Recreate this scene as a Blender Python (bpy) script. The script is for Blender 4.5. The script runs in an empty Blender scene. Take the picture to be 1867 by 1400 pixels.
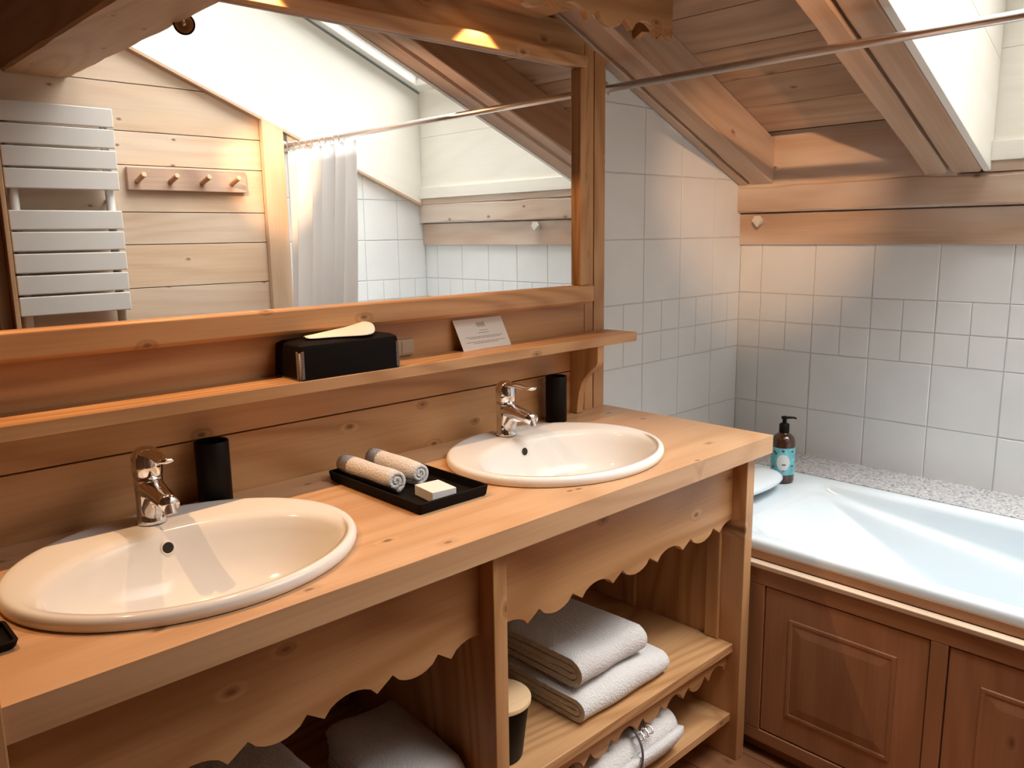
import bpy, bmesh, math, random
from mathutils import Vector, Matrix
random.seed(7)
C = bpy.context.scene.collection
PI = math.pi
ZS = 0.05            # floor sits at z = -0.05 while building; everything is lifted at the end

# ------------------------------------------------------------------ materials
def newmat(name):
    m = bpy.data.materials.new(name); m.use_nodes = True
    nt = m.node_tree; b = nt.nodes['Principled BSDF']
    return m, nt, b
def N(nt, t, **k):
    n = nt.nodes.new(t)
    for a, v in k.items(): setattr(n, a, v)
    return n
def L(nt, a, b): nt.links.new(a, b)
def math_(nt, op, a, b=None, c=None, clamp=False):
    n = N(nt, 'ShaderNodeMath', operation=op, use_clamp=clamp)
    for i, v in enumerate((a, b, c)):
        if v is None: continue
        if isinstance(v, (int, float)): n.inputs[i].default_value = v
        else: L(nt, v, n.inputs[i])
    return n.outputs[0]
def mrange(nt, v, a, b, c=0.0, d=1.0):
    n = N(nt, 'ShaderNodeMapRange', interpolation_type='SMOOTHSTEP')
    L(nt, v, n.inputs[0])
    for i, x in enumerate((a, b, c, d)): n.inputs[i+1].default_value = x
    return n.outputs[0]
def mixc(nt, f, a, b, mode='MIX'):
    n = N(nt, 'ShaderNodeMix', data_type='RGBA', blend_type=mode)
    for i, v in ((0, f), (6, a), (7, b)):
        if isinstance(v, (int, float)): n.inputs[i].default_value = v
        elif isinstance(v, tuple): n.inputs[i].default_value = (*v, 1)
        else: L(nt, v, n.inputs[i])
    return n.outputs[2]

def wood(name, light, dark, axis='X', rough=0.55, ring=0.35, knots=0.5, rot=0.0, var=0.16, wash=0.0, knotcol=(0.16, 0.07, 0.03), freq=34.0, stain=0.0, bump=0.12, nrm=None):
    nrm = nrm or {'X': 'Y', 'Y': 'X', 'Z': 'Y'}[axis]
    m, nt, b = newmat(name)
    tc = N(nt, 'ShaderNodeTexCoord'); geo = N(nt, 'ShaderNodeNewGeometry')
    rnd = geo.outputs['Random Per Island']
    off = N(nt, 'ShaderNodeCombineXYZ')
    L(nt, math_(nt, 'MULTIPLY', rnd, 17.3), off.inputs[0]); L(nt, math_(nt, 'MULTIPLY', rnd, 9.1), off.inputs[1]); L(nt, math_(nt, 'MULTIPLY', rnd, 23.7), off.inputs[2])
    rt = N(nt, 'ShaderNodeMapping'); rt.inputs['Rotation'].default_value = (0, rot, 0); L(nt, tc.outputs['Object'], rt.inputs[0])
    add = N(nt, 'ShaderNodeVectorMath', operation='ADD'); L(nt, rt.outputs[0], add.inputs[0]); L(nt, off.outputs[0], add.inputs[1])
    def stretched(s):
        mp = N(nt, 'ShaderNodeMapping'); mp.inputs['Scale'].default_value = tuple(s if a == axis else 1 for a in 'XYZ')
        L(nt, add.outputs[0], mp.inputs[0]); return mp.outputs[0]
    sx = N(nt, 'ShaderNodeSeparateXYZ'); L(nt, stretched(0.55), sx.inputs[0])
    cb_ = N(nt, 'ShaderNodeCombineXYZ'); pa, pb_ = [i for i in range(3) if 'XYZ'[i] != nrm]
    L(nt, sx.outputs[pa], cb_.inputs[0]); L(nt, sx.outputs[pb_], cb_.inputs[1])
    vor = N(nt, 'ShaderNodeTexVoronoi', voronoi_dimensions='2D'); vor.inputs['Scale'].default_value = 7.5; L(nt, cb_.outputs[0], vor.inputs['Vector'])
    sep = N(nt, 'ShaderNodeSeparateColor'); L(nt, vor.outputs['Color'], sep.inputs[0])
    has = math_(nt, 'LESS_THAN', sep.outputs[0], knots)
    d = vor.outputs['Distance']
    swirl = math_(nt, 'MULTIPLY', mrange(nt, d, 0.0, 0.13, 1.0, 0.0), has)
    n1 = N(nt, 'ShaderNodeTexNoise'); n1.inputs['Scale'].default_value = 3.6; n1.inputs['Detail'].default_value = 1.2; n1.inputs['Distortion'].default_value = 0.15
    L(nt, stretched(0.16), n1.inputs['Vector'])
    ph = math_(nt, 'ADD', math_(nt, 'MULTIPLY', n1.outputs['Fac'], 2.2), math_(nt, 'MULTIPLY', swirl, 0.16))
    s = math_(nt, 'SINE', math_(nt, 'MULTIPLY', ph, freq))
    s = math_(nt, 'MULTIPLY_ADD', s, 0.5, 0.5)
    s = math_(nt, 'POWER', s, 1.7)
    n2 = N(nt, 'ShaderNodeTexNoise'); n2.inputs['Scale'].default_value = 130; n2.inputs['Detail'].default_value = 3; L(nt, stretched(0.03), n2.inputs['Vector'])
    n3 = N(nt, 'ShaderNodeTexNoise'); n3.inputs['Scale'].default_value = 4.5; n3.inputs['Detail'].default_value = 3; L(nt, stretched(0.2), n3.inputs['Vector'])
    f = math_(nt, 'ADD', math_(nt, 'MULTIPLY', s, ring), math_(nt, 'MULTIPLY', mrange(nt, n2.outputs['Fac'], 0.35, 0.75), 0.22))
    f = math_(nt, 'ADD', f, math_(nt, 'MULTIPLY', mrange(nt, n3.outputs['Fac'], 0.4, 0.7), 0.25 + stain), clamp=True)
    col = mixc(nt, f, light, dark)
    if wash: col = mixc(nt, math_(nt, 'MULTIPLY', mrange(nt, n3.outputs['Fac'], 0.62, 0.38), wash), col, (0.82, 0.77, 0.70))
    kn = math_(nt, 'MULTIPLY', mrange(nt, d, 0.018, 0.046, 1.0, 0.0), has)
    halo = math_(nt, 'MULTIPLY', mrange(nt, d, 0.03, 0.085, 0.4, 0.0), has)
    col = mixc(nt, halo, col, tuple(x*0.8 for x in dark))
    col = mixc(nt, math_(nt, 'MULTIPLY', kn, 0.75), col, knotcol)
    br = math_(nt, 'MULTIPLY_ADD', rnd, var, 1 - var*0.6)
    hv = N(nt, 'ShaderNodeHueSaturation'); L(nt, br, hv.inputs['Value']); L(nt, col, hv.inputs['Color'])
    L(nt, hv.outputs[0], b.inputs['Base Color'])
    b.inputs['Roughness'].default_value = rough
    bp = N(nt, 'ShaderNodeBump'); bp.inputs['Strength'].default_value = bump; bp.inputs['Distance'].default_value = 0.002
    L(nt, math_(nt, 'ADD', s, n2.outputs['Fac']), bp.inputs['Height']); L(nt, bp.outputs[0], b.inputs['Normal'])
    return m
def plain(name, col, rough=0.5, metal=0.0, noise=0.0, nscale=30, bump=0.0, bscale=200, spec=None, coat=0.0, sheen=0.0):
    m, nt, b = newmat(name)
    b.inputs['Roughness'].default_value = rough; b.inputs['Metallic'].default_value = metal
    if spec is not None: b.inputs['Specular IOR Level'].default_value = spec
    b.inputs['Coat Weight'].default_value = coat; b.inputs['Sheen Weight'].default_value = sheen
    tc = N(nt, 'ShaderNodeTexCoord')
    nz = N(nt, 'ShaderNodeTexNoise'); nz.inputs['Scale'].default_value = nscale; nz.inputs['Detail'].default_value = 3; L(nt, tc.outputs['Object'], nz.inputs['Vector'])
    L(nt, mixc(nt, mrange(nt, nz.outputs['Fac'], 0.3, 0.7), tuple(x*(1-noise) for x in col), tuple(min(1, x*(1+noise*0.4)) for x in col)), b.inputs['Base Color'])
    if bump:
        nb = N(nt, 'ShaderNodeTexNoise'); nb.inputs['Scale'].default_value = bscale; nb.inputs['Detail'].default_value = 4; L(nt, tc.outputs['Object'], nb.inputs['Vector'])
        bp = N(nt, 'ShaderNodeBump'); bp.inputs['Strength'].default_value = bump; bp.inputs['Distance'].default_value = 0.004
        L(nt, nb.outputs['Fac'], bp.inputs['Height']); L(nt, bp.outputs[0], b.inputs['Normal'])
    return m

LT, DK = (0.66, 0.40, 0.22), (0.46, 0.24, 0.11)
W = {}
for ax in 'XYZ':
    W[ax] = wood('larch_' + ax, LT, DK, ax)
    W['f'+ax] = wood('larch_furniture_' + ax, (0.60, 0.335, 0.155), (0.40, 0.19, 0.072), ax, rough=0.42, ring=0.62, freq=46)
W['sl'] = wood('rafter_larch', (0.62, 0.41, 0.27), (0.42, 0.24, 0.14), 'X', rot=-0.393, knots=0.3, wash=0.15)
W['slw'] = wood('shaft_larch_whitewashed', (0.90, 0.87, 0.79), (0.84, 0.80, 0.71), 'X', rot=-0.393, knots=0.08, knotcol=(0.45, 0.42, 0.36), var=0.05, ring=0.25)
W['yw'] = wood('shaft_end_larch_whitewashed', (0.90, 0.87, 0.79), (0.82, 0.78, 0.69), 'Y', knots=0.1, knotcol=(0.45, 0.42, 0.36), var=0.05, ring=0.25)
W['ceil'] = wood('ceiling_larch', (0.52, 0.31, 0.175), (0.27, 0.135, 0.065), 'Y', stain=0.35, var=0.25, wash=0.12, nrm='Z')
W['plate'] = wood('wall_plate_larch', (0.62, 0.44, 0.32), (0.43, 0.27, 0.175), 'Y', wash=0.45, knots=0.4)
W['far'] = wood('far_wall_larch', (0.72, 0.53, 0.37), (0.56, 0.38, 0.24), 'X', wash=0.25, knots=0.4)
W['peg'] = wood('weathered_peg_rail', (0.56, 0.38, 0.28), (0.32, 0.19, 0.13), 'X', ring=0.6, knots=0.5, freq=26, rough=0.8)
W['bath'] = wood('bath_panel_larch', (0.42, 0.21, 0.105), (0.26, 0.115, 0.05), 'Z', knots=0.4, nrm='X')
W['bathY'] = wood('bath_rail_larch', (0.42, 0.21, 0.105), (0.26, 0.115, 0.05), 'Y', knots=0.2)
W['floor'] = wood('floor_boards', (0.30, 0.13, 0.06), (0.17, 0.07, 0.03), 'Y', rough=0.4, nrm='Z')
W['dark'] = wood('dark_door_wood', (0.34, 0.20, 0.10), (0.22, 0.12, 0.06), 'Z')
W['lid'] = wood('bamboo_lid', (0.72, 0.50, 0.28), (0.58, 0.37, 0.19), 'X', knots=0.0)
M = {}
M['tile'] = plain('white_glazed_tile', (0.80, 0.80, 0.79), 0.13, noise=0.03, nscale=6, bump=0.05, bscale=9)
M['grout'] = plain('grout', (0.60, 0.57, 0.55), 0.9)
M['ceramic'] = plain('white_ceramic', (0.84, 0.81, 0.77), 0.12, spec=0.22)
M['acrylic'] = plain('white_bath_enamel', (0.71, 0.79, 0.84), 0.12, spec=0.4)
M['chrome'] = plain('chrome', (0.82, 0.82, 0.84), 0.06, metal=1)
M['steel'] = plain('brushed_steel_rod', (0.78, 0.72, 0.69), 0.3, metal=1)
M['black'] = plain('black_plastic', (0.008, 0.005, 0.004), 0.45, spec=0.12)
M['leather'] = plain('black_leatherette', (0.007, 0.005, 0.005), 0.6, bump=0.15, bscale=260, spec=0.08)
M['stitch'] = plain('pale_stitching', (0.42, 0.34, 0.28), 0.8)
M['hole'] = plain('dark_hole', (0.01, 0.008, 0.006), 0.6)
M['towel'] = plain('white_terry', (0.80, 0.77, 0.75), 1.0, bump=1.0, bscale=240, spec=0.05, sheen=0.3, noise=0.05, nscale=220)
M['soap'] = plain('white_carton', (0.84, 0.80, 0.76), 0.6)
M['paper'] = plain('white_paper', (0.86, 0.83, 0.78), 0.8)
M['ink'] = plain('grey_ink', (0.36, 0.33, 0.30), 0.8)
M['radiator'] = plain('white_enamel_radiator', (0.70, 0.67, 0.63), 0.35)
M['curtain'] = plain('white_curtain_fabric', (0.84, 0.82, 0.80), 0.8, bump=0.2, bscale=500)
M['granite'] = None
M['amber'] = plain('dark_amber_plastic', (0.055, 0.020, 0.010), 0.12, coat=0.4)
M['teal'] = plain('teal_label', (0.16, 0.50, 0.56), 0.5, noise=0.25, nscale=60)
M['labelc'] = plain('pale_label_disc', (0.66, 0.68, 0.68), 0.5)
M['labeld'] = plain('label_dark_ink', (0.06, 0.07, 0.12), 0.5)
M['pink'] = plain('label_pink', (0.50, 0.12, 0.28), 0.5)
M['socket'] = plain('beige_socket', (0.40, 0.31, 0.22), 0.5)
M['gap'] = plain('shadow_gap_paint', (0.03, 0.018, 0.010), 0.9)
M['gasket'] = plain('grey_gasket', (0.20, 0.24, 0.26), 0.6)
M['cream'] = plain('cream_plaster', (0.55, 0.40, 0.27), 0.8)
M['cord'] = plain('grey_cord', (0.10, 0.08, 0.09), 0.6)
M['whitepeg'] = plain('whitewashed_peg', (0.74, 0.68, 0.60), 0.6, noise=0.1)
M['copper'] = plain('copper_reflector', (0.80, 0.52, 0.36), 0.35, metal=0.25)
# granite
m, nt, b = newmat('speckled_granite')
tc = N(nt, 'ShaderNodeTexCoord'); v = N(nt, 'ShaderNodeTexVoronoi'); v.inputs['Scale'].default_value = 170; L(nt, tc.outputs['Object'], v.inputs['Vector'])
sp = N(nt, 'ShaderNodeSeparateColor'); L(nt, v.outputs['Color'], sp.inputs[0])
nn = N(nt, 'ShaderNodeTexNoise'); nn.inputs['Scale'].default_value = 60; L(nt, tc.outputs['Object'], nn.inputs['Vector'])
rp = N(nt, 'ShaderNodeValToRGB'); e = rp.color_ramp.elements
e[0].position = 0.0; e[0].color = (0.14, 0.145, 0.165, 1); e[1].position = 1.0; e[1].color = (0.72, 0.70, 0.68, 1)
q = rp.color_ramp.elements.new(0.3); q.color = (0.42, 0.43, 0.46, 1)
q = rp.color_ramp.elements.new(0.7); q.color = (0.60, 0.58, 0.57, 1)
L(nt, math_(nt, 'ADD', math_(nt, 'MULTIPLY', sp.outputs[0], 0.75), math_(nt, 'MULTIPLY', nn.outputs['Fac'], 0.25)), rp.inputs[0]); L(nt, rp.outputs[0], b.inputs['Base Color'])
b.inputs['Roughness'].default_value = 0.25; M['granite'] = m
# mirror glass
m, nt, b = newmat('mirror_silver'); b.inputs['Base Color'].default_value = (0.90, 0.91, 0.90, 1); b.inputs['Metallic'].default_value = 1; b.inputs['Roughness'].default_value = 0.0
M['mirror'] = m
# window glass (thin): fresnel mix of clear and glossy
m, nt, b = newmat('window_glass'); nt.nodes.remove(b)
tr = N(nt, 'ShaderNodeBsdfTransparent'); tr.inputs[0].default_value = (0.96, 0.98, 0.97, 1); gl = N(nt, 'ShaderNodeBsdfGlossy'); gl.inputs['Roughness'].default_value = 0.02
fr = N(nt, 'ShaderNodeFresnel'); fr.inputs[0].default_value = 1.3; mx = N(nt, 'ShaderNodeMixShader'); L(nt, fr.outputs[0], mx.inputs[0]); L(nt, tr.outputs[0], mx.inputs[1]); L(nt, gl.outputs[0], mx.inputs[2])
L(nt, mx.outputs[0], nt.nodes['Material Output'].inputs[0]); M['glass'] = m
def emis(name, col, s):
    m, nt, b = newmat(name); b.inputs['Emission Color'].default_value = (*col, 1); b.inputs['Emission Strength'].default_value = s; b.inputs['Base Color'].default_value = (*col, 1); return m
M['lamp'] = emis('lit_halogen', (1, 0.62, 0.28), 12)

# ------------------------------------------------------------------ mesh helpers
def BM(): return bmesh.new()
def box(bm, x0, x1, y0, y1, z0, z1):
    v = [bm.verts.new((x, y, z)) for x in (x0, x1) for y in (y0, y1) for z in (z0, z1)]
    for f in ((0,1,3,2),(4,6,7,5),(0,4,5,1),(2,3,7,6),(0,2,6,4),(1,5,7,3)): bm.faces.new([v[i] for i in f])
def bx(*a): bm = BM(); box(bm, *a); return bm
def prism(bm, poly, plane, a0, a1):
    def P(p, a):
        return {'XZ': (p[0], a, p[1]), 'XY': (p[0], p[1], a), 'YZ': (a, p[0], p[1])}[plane]
    A = [bm.verts.new(P(p, a0)) for p in poly]; B = [bm.verts.new(P(p, a1)) for p in poly]
    n = len(poly)
    for i in range(n): bm.faces.new((A[i], A[(i+1) % n], B[(i+1) % n], B[i]))
    bm.faces.new(A[::-1]); bm.faces.new(B)
def loft(bm, rings, cap0=True, cap1=True, closed=True):
    R = [[bm.verts.new(p) for p in r] for r in rings]
    n = len(R[0])
    for a, b_ in zip(R, R[1:]):
        for i in range(n if closed else n-1): bm.faces.new((a[i], a[(i+1) % n], b_[(i+1) % n], b_[i]))
    if cap0: bm.faces.new(R[0][::-1])
    if cap1: bm.faces.new(R[-1])
    return R
def tube(bm, pts, rad, n=16, flat=1.0, cap=True):
    pts = [Vector(p) for p in pts]; rings = []
    if not isinstance(rad, (list, tuple)): rad = [rad]*len(pts)
    up = Vector((0, 0, 1))
    prev = None
    for i, p in enumerate(pts):
        t = (pts[min(i+1, len(pts)-1)] - pts[max(i-1, 0)]).normalized()
        if prev is None:
            s = t.cross(up)
            if s.length < 1e-3: s = t.cross(Vector((0, 1, 0)))
            s.normalize()
        else: s = (prev - t*prev.dot(t)).normalized()
        prev = s; u = s.cross(t)
        rings.append([p + s*math.cos(2*PI*k/n)*rad[i] + u*math.sin(2*PI*k/n)*rad[i]*flat for k in range(n)])
    loft(bm, rings, cap, cap)
def ell(cx, cy, a, b_, z, n=72): return [(cx + a*math.cos(2*PI*k/n), cy + b_*math.sin(2*PI*k/n), z) for k in range(n)]
def lathe(bm, cx, cy, prof, n=40, cap0=True, cap1=True): loft(bm, [ell(cx, cy, r, r, z, n) for r, z in prof], cap0, cap1)
def rrect(x0, x1, y0, y1, r, z, n=6):
    out = []
    for cx, cy, a in ((x1-r, y1-r, 0), (x0+r, y1-r, PI/2), (x0+r, y0+r, PI), (x1-r, y0+r, 3*PI/2)):
        for k in range(n+1): out.append((cx + r*math.cos(a + PI/2*k/n), cy + r*math.sin(a + PI/2*k/n), z))
    return out

ORG = {}
def link(name, bm, mat, parent=None, smooth=False, bevel=0.0, sub=0, bseg=2):
    me = bpy.data.meshes.new(name)
    bmesh.ops.recalc_face_normals(bm, faces=bm.faces)
    o = bpy.data.objects.new(name, me)
    if parent is not None: org = ORG[parent.name]
    else:
        xs = [v.co for v in bm.verts]
        org = Vector(((min(v.x for v in xs)+max(v.x for v in xs))/2, (min(v.y for v in xs)+max(v.y for v in xs))/2, min(v.z for v in xs)))
        o.location = org
    for v in bm.verts: v.co -= org
    bm.to_mesh(me); bm.free()
    ORG[o.name] = org
    mats = mat if isinstance(mat, (list, tuple)) else [mat]
    for m_ in mats: me.materials.append(m_)
    if smooth:
        for p in me.polygons: p.use_smooth = True
    C.objects.link(o)
    if parent is not None: o.parent = parent
    if bevel:
        md = o.modifiers.new('bevel', 'BEVEL'); md.width = bevel; md.segments = bseg; md.limit_method = 'ANGLE'; md.angle_limit = 0.6
        if smooth: md.harden_normals = False
    if sub:
        md = o.modifiers.new('sub', 'SUBSURF'); md.levels = sub; md.render_levels = sub
    return o
def autosmooth(o, ang=0.7):
    me = o.data
    for p in me.polygons: p.use_smooth = True
    bm = bmesh.new(); bm.from_mesh(me)
    for e_ in bm.edges:
        if len(e_.link_faces) == 2 and e_.calc_face_angle(0) > ang: e_.smooth = False
    bm.to_mesh(me); bm.free(); return o
def tag(o, label=None, cat=None, group=None, kind=None):
    if label: o['label'] = label
    if cat: o['category'] = cat
    if group: o['group'] = group
    if kind: o['kind'] = kind
    return o
def thing(name, label, cat, loc, group=None, kind=None):
    o = bpy.data.objects.new(name, None); o.empty_display_size = 0.05; C.objects.link(o); o.location = loc; ORG[o.name] = Vector(loc)
    return tag(o, label, cat, group, kind)
def dup(root, off, label=None):
    r = root.copy(); C.objects.link(r); r.location = root.location + Vector(off)
    if label: r['label'] = label
    for ch in list(root.children):
        c = ch.copy(); C.objects.link(c); c.parent = r
        for g in ch.children:
            d = g.copy(); C.objects.link(d); d.parent = c
    return r
def srgb_band(*a): pass

# ------------------------------------------------------------------ key dimensions (fitted to the photograph)
YT = 0.027; XE = 1.293; YF = -1.96; YM = -0.0275
S = 0.415
def zr(x): return 1.528 + S*(1.262 - x)          # underside of rafters
def zc(x): return zr(x) + 0.149                  # underside of ceiling boards
XL = -2.35; XRIDGE = -0.85

# ------------------------------------------------------------------ room shell
def tiles(bm, org, u, v, us, vs, nrm, th=0.006, g=0.0014, jitter=0.0008):
    """tiles as bevelled slabs; us/vs are lists of (u0,u1,v0,v1)"""
    for (u0, u1, v0, v1) in us:
        a = [org + u*uu + v*vv for uu, vv in ((u0+g, v0+g), (u1-g, v0+g), (u1-g, v1-g), (u0+g, v1-g))]
        e_ = 0.003
        bq = [org + u*uu + v*vv for uu, vv in ((u0+g+e_, v0+g+e_), (u1-g-e_, v0+g+e_), (u1-g-e_, v1-g-e_), (u0+g+e_, v1-g-e_))]
        c = [org + u*uu + v*vv for uu, vv in ((u0+g+e_/4, v0+g+e_/4), (u1-g-e_/4, v0+g+e_/4), (u1-g-e_/4, v1-g-e_/4), (u0+g+e_/4, v1-g-e_/4))]
        jt = [random.uniform(-jitter, jitter) for _ in range(4)]
        A = [bm.verts.new(p) for p in a]; Cc = [bm.verts.new(p + nrm*(th*0.7)) for p in c]; B = [bm.verts.new(p + nrm*(th + jt[i])) for i, p in enumerate(bq)]
        for P, Q in ((A, Cc), (Cc, B)):
            for i in range(4): bm.faces.new((P[i], P[(i+1) % 4], Q[(i+1) % 4], Q[i]))
        bm.faces.new(B)
ROWS = [(-0.05+0.0, 0.147, 0), (0.147, 0.347, 0), (0.347, 0.547, 0), (0.547, 0.747, 0), (0.747, 0.947, 0), (0.947, 1.047, 1), (1.047, 1.147, 1), (1.147, 1.347, 0), (1.347, 1.547, 0), (1.547, 1.747, 0), (1.747, 1.947, 0)]
def grid(cols, rows=ROWS, zmin=0.5):
    out = []
    for (c0, c1) in cols:
        for (z0, z1, small) in rows:
            if z1 <= zmin: continue
            if small and abs(c1-c0) > 0.11:
                # the small band: two 10 cm tiles measured from the joint side
                mid = (c0+c1)/2 if abs(abs(c1-c0)-0.2) < 0.01 else (c1-0.1 if c0 == min(c0, c1) and cols[0] == (c0, c1) else c0+0.1)
                out += [(c0, mid, z0, z1), (mid, c1, z0, z1)]
            else: out.append((c0, c1, z0, z1))
    return out
# right (end) wall, x = XE; u runs along -y from the near wall
wr = tag(thing('wall_right', None, None, (XE, -1, 0)), kind='structure')
cols = [(0.0, 0.088)] + [(0.088+0.2*k, 0.288+0.2*k) for k in range(9)] + [(1.888, 1.987)]
rows = [r if r[1] != 1.347 else (1.147, 1.335, 0) for r in ROWS if r[0] < 1.2]
bm = BM(); tiles(bm, Vector((XE, YT, 0)), Vector((0, -1, 0)), Vector((0, 0, 1)), grid(cols, rows), None, Vector((-1, 0, 0)), th=0.0016)
for v_ in bm.verts: pass
link('wall_tiles', bm, M['tile'], wr)
link('grout', bx(XE+0.0002, XE+0.05, YF-0.05, YT+0.05, -0.05, 1.6), M['grout'], wr)
# trick-free: tiles stand 6 mm proud of the grout
for o in list(C.objects):
    if o.name == 'wall_tiles':
        for v_ in o.data.vertices: pass

def slope_cut(bm, dz=0.0):
    g = bm.verts[:] + bm.edges[:] + bm.faces[:]
    bmesh.ops.bisect_plane(bm, geom=g, plane_co=(1.262, 0, zr(1.262)+dz), plane_no=(S, 0, 1), clear_outer=True)
# near wall (front) : tiles right of the vanity, planks elsewhere
wf = tag(thing('wall_front', None, None, (0, YT, 0)), kind='structure')
a = 0.18
cols = [(XE-a-0.2*(k+1), XE-a-0.2*k) for k in range(4)][::-1]
cols = [c for c in cols if c[1] > 0.49]; cols[0] = (0.46, cols[0][1]) if cols[0][0] < 0.46 else cols[0]
cols = cols + [(XE-a, XE)]
bm = BM(); tiles(bm, Vector((0, YT, 0)), Vector((1, 0, 0)), Vector((0, 0, 1)), grid(cols), None, Vector((0, -1, 0)), th=0.0016)
slope_cut(bm, 0.02); link('wall_tiles', bm, M['tile'], wf)
bm = BM(); prism(bm, [(0.40, -0.05), (XE+0.05, -0.05), (XE+0.05, zr(XE+0.05)+0.10), (0.40, zr(0.40)+0.10)], 'XZ', YT+0.0002, YT+0.06); link('grout', bm, M['grout'], wf)
bm = BM(); prism(bm, [(XL, -0.05), (0.45, -0.05), (0.45, zr(0.45)+0.12), (XRIDGE, 2.50), (XL, 2.50)], 'XZ', YT+0.01, YT+0.06); link('plank_backing', bm, W['X'], wf)
# panelling around mirror and behind the basins
bm = BM()
for z0, z1 in ((0.84, 0.972), (0.975, 1.17), (1.172, 1.40), (1.402, 1.70), (1.702, 1.93)):
    box(bm, -1.24, 0.398, 0.0, YT+0.008, z0, z1)
slope_cut(bm, 0.0)
link('panelling', bm, W['fX'], wf, bevel=0.0012)
bm = BM(); box(bm, 0.40, 0.437, 0.0, YT+0.008, 0.84, 1.95); box(bm, 0.439, 0.486, -0.002, YT+0.008, 0.84, 1.95); slope_cut(bm, 0.0)
link('panelling_stile', bm, W['fZ'], wf, bevel=0.0015)
# far wall (back): planks, post, tiles
wb = tag(thing('wall_back', None, None, (0, YF, 0)), kind='structure')
seams = [-0.05, 0.12, 0.30, 0.48, 0.66, 0.84, 1.01, 1.172, 1.348, 1.478, 1.663, 1.794, 1.977, 2.15, 2.35, 2.60]
bm = BM()
for z0, z1 in zip(seams, seams[1:]): box(bm, XL, 0.384, YF-0.03, YF, z0+0.0016, z1-0.0016)
bmesh.ops.bisect_plane(bm, geom=bm.verts[:]+bm.edges[:]+bm.faces[:], plane_co=(1.262, 0, zc(1.262)), plane_no=(S, 0, 1), clear_outer=True)
link('wall_planks', bm, W['far'], wb, bevel=0.001)
bm = BM(); prism(bm, [(XL, -0.05), (XE+0.05, -0.05), (XE+0.05, zc(XE+0.05)+0.1), (XRIDGE, 2.6), (XL, 2.6)], 'XZ', YF-0.06, YF-0.0305); link('wall_backing', bm, M['gap'], wb)
cols = [(XE-a-0.2*(k+1), XE-a-0.2*k) for k in range(4)][::-1]; cols[0] = (0.487, cols[0][1]) if cols[0][0] < 0.487 else cols[0]
cols = cols + [(XE-a, XE)]
bm = BM(); tiles(bm, Vector((0, YF, 0)), Vector((1, 0, 0)), Vector((0, 0, 1)), grid(cols), None, Vector((0, 1, 0)), th=0.0016)
slope_cut(bm, 0.0); link('wall_tiles', bm, M['tile'], wb)
bm = BM(); prism(bm, [(0.47, -0.05), (XE+0.03, -0.05), (XE+0.03, zr(XE+0.03)), (0.47, zr(0.47))], 'XZ', YF-0.0295, YF-0.0002); link('grout', bm, M['grout'], wb)
# corner post on far wall between planks and tiles
bm = BM(); prism(bm, [(0.383, -0.05), (0.485, -0.05), (0.485, zr(0.485)-0.002), (0.383, zr(0.383)-0.002)], 'XZ', YF+0.001, YF+0.032)
W['post'] = wood('pale_post_larch', (0.72, 0.52, 0.36), (0.54, 0.36, 0.22), 'Z', knots=0.2)
tag(link('trim_1', bm, W['post'], bevel=0.003), kind='structure')
wl = link('wall_left', bx(XL-0.05, XL, YF-0.06, YT+0.06, -0.05, 2.6), W['dark']); tag(wl, kind='structure')
bm = BM()
for k in range(26):
    x0 = XL + 0.14*k; box(bm, x0+0.001, x0+0.139, YF-0.03, YT+0.03, -0.09, -0.05)
fl = link('floor', bm, W['floor'], bevel=0.001); tag(fl, kind='structure')

# ceiling boards (run along y) on the slope
SH_Y0, SH_Y1 = YF+0.022, -0.770      # skylight shaft
SH_X0, SH_X1 = -0.30, 1.262
bm = BM()
x = 1.215; w = 0.152
bo = []
while x > XRIDGE:
    x1 = x; x0 = max(x - w, XRIDGE)
    bo.append((x0, x1)); x = x0
for i, (x0, x1) in enumerate(bo):
    g = 0.0014
    poly = [(x0+g, zc(x0+g)), (x1-g, zc(x1-g)), (x1-g, zc(x1-g)+0.02), (x0+g, zc(x0+g)+0.02)]
    if x1 > SH_X0+0.001: prism(bm, poly, 'XZ', -0.70, YT+0.02)
    else: prism(bm, poly, 'XZ', YF-0.03, YT+0.02)
box(bm, XL, XRIDGE+0.02, YF-0.03, YT+0.02, zc(XRIDGE)+0.0, zc(XRIDGE)+0.03)
# vertical closing board between the wall plate and the sloping boards
ce = link('ceiling', bm, W['ceil'], bevel=0.001); tag(ce, kind='structure')
link('closing_board', bx(1.262, 1.285, -0.70, YT, 1.45, zc(1.215)+0.004), W['plate'], ce)
rf = bpy.data.objects  # roof covering behind the boards, so that no daylight leaks in
bm = BM()
def slab(x0, x1, y0, y1, dz0=0.024, dz1=0.06): prism(bm, [(x0, zc(x0)+dz0), (x1, zc(x1)+dz0), (x1, zc(x1)+dz1), (x0, zc(x0)+dz1)], 'XZ', y0, y1)
slab(XRIDGE, 1.40, -0.765, YT+0.1); slab(XRIDGE-0.05, SH_X0, YF-0.1, YT+0.1); slab(XRIDGE, 1.40, YF-0.2, YF-0.03)
box(bm, XL-0.1, XRIDGE+0.03, YF-0.1, YT+0.1, zc(XRIDGE)+0.035, zc(XRIDGE)+0.07)
box(bm, 1.30, 1.40, YF-0.1, YT+0.1, 1.35, 1.75)
link('roof_cover', bm, M['gap'], ce)

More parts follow.
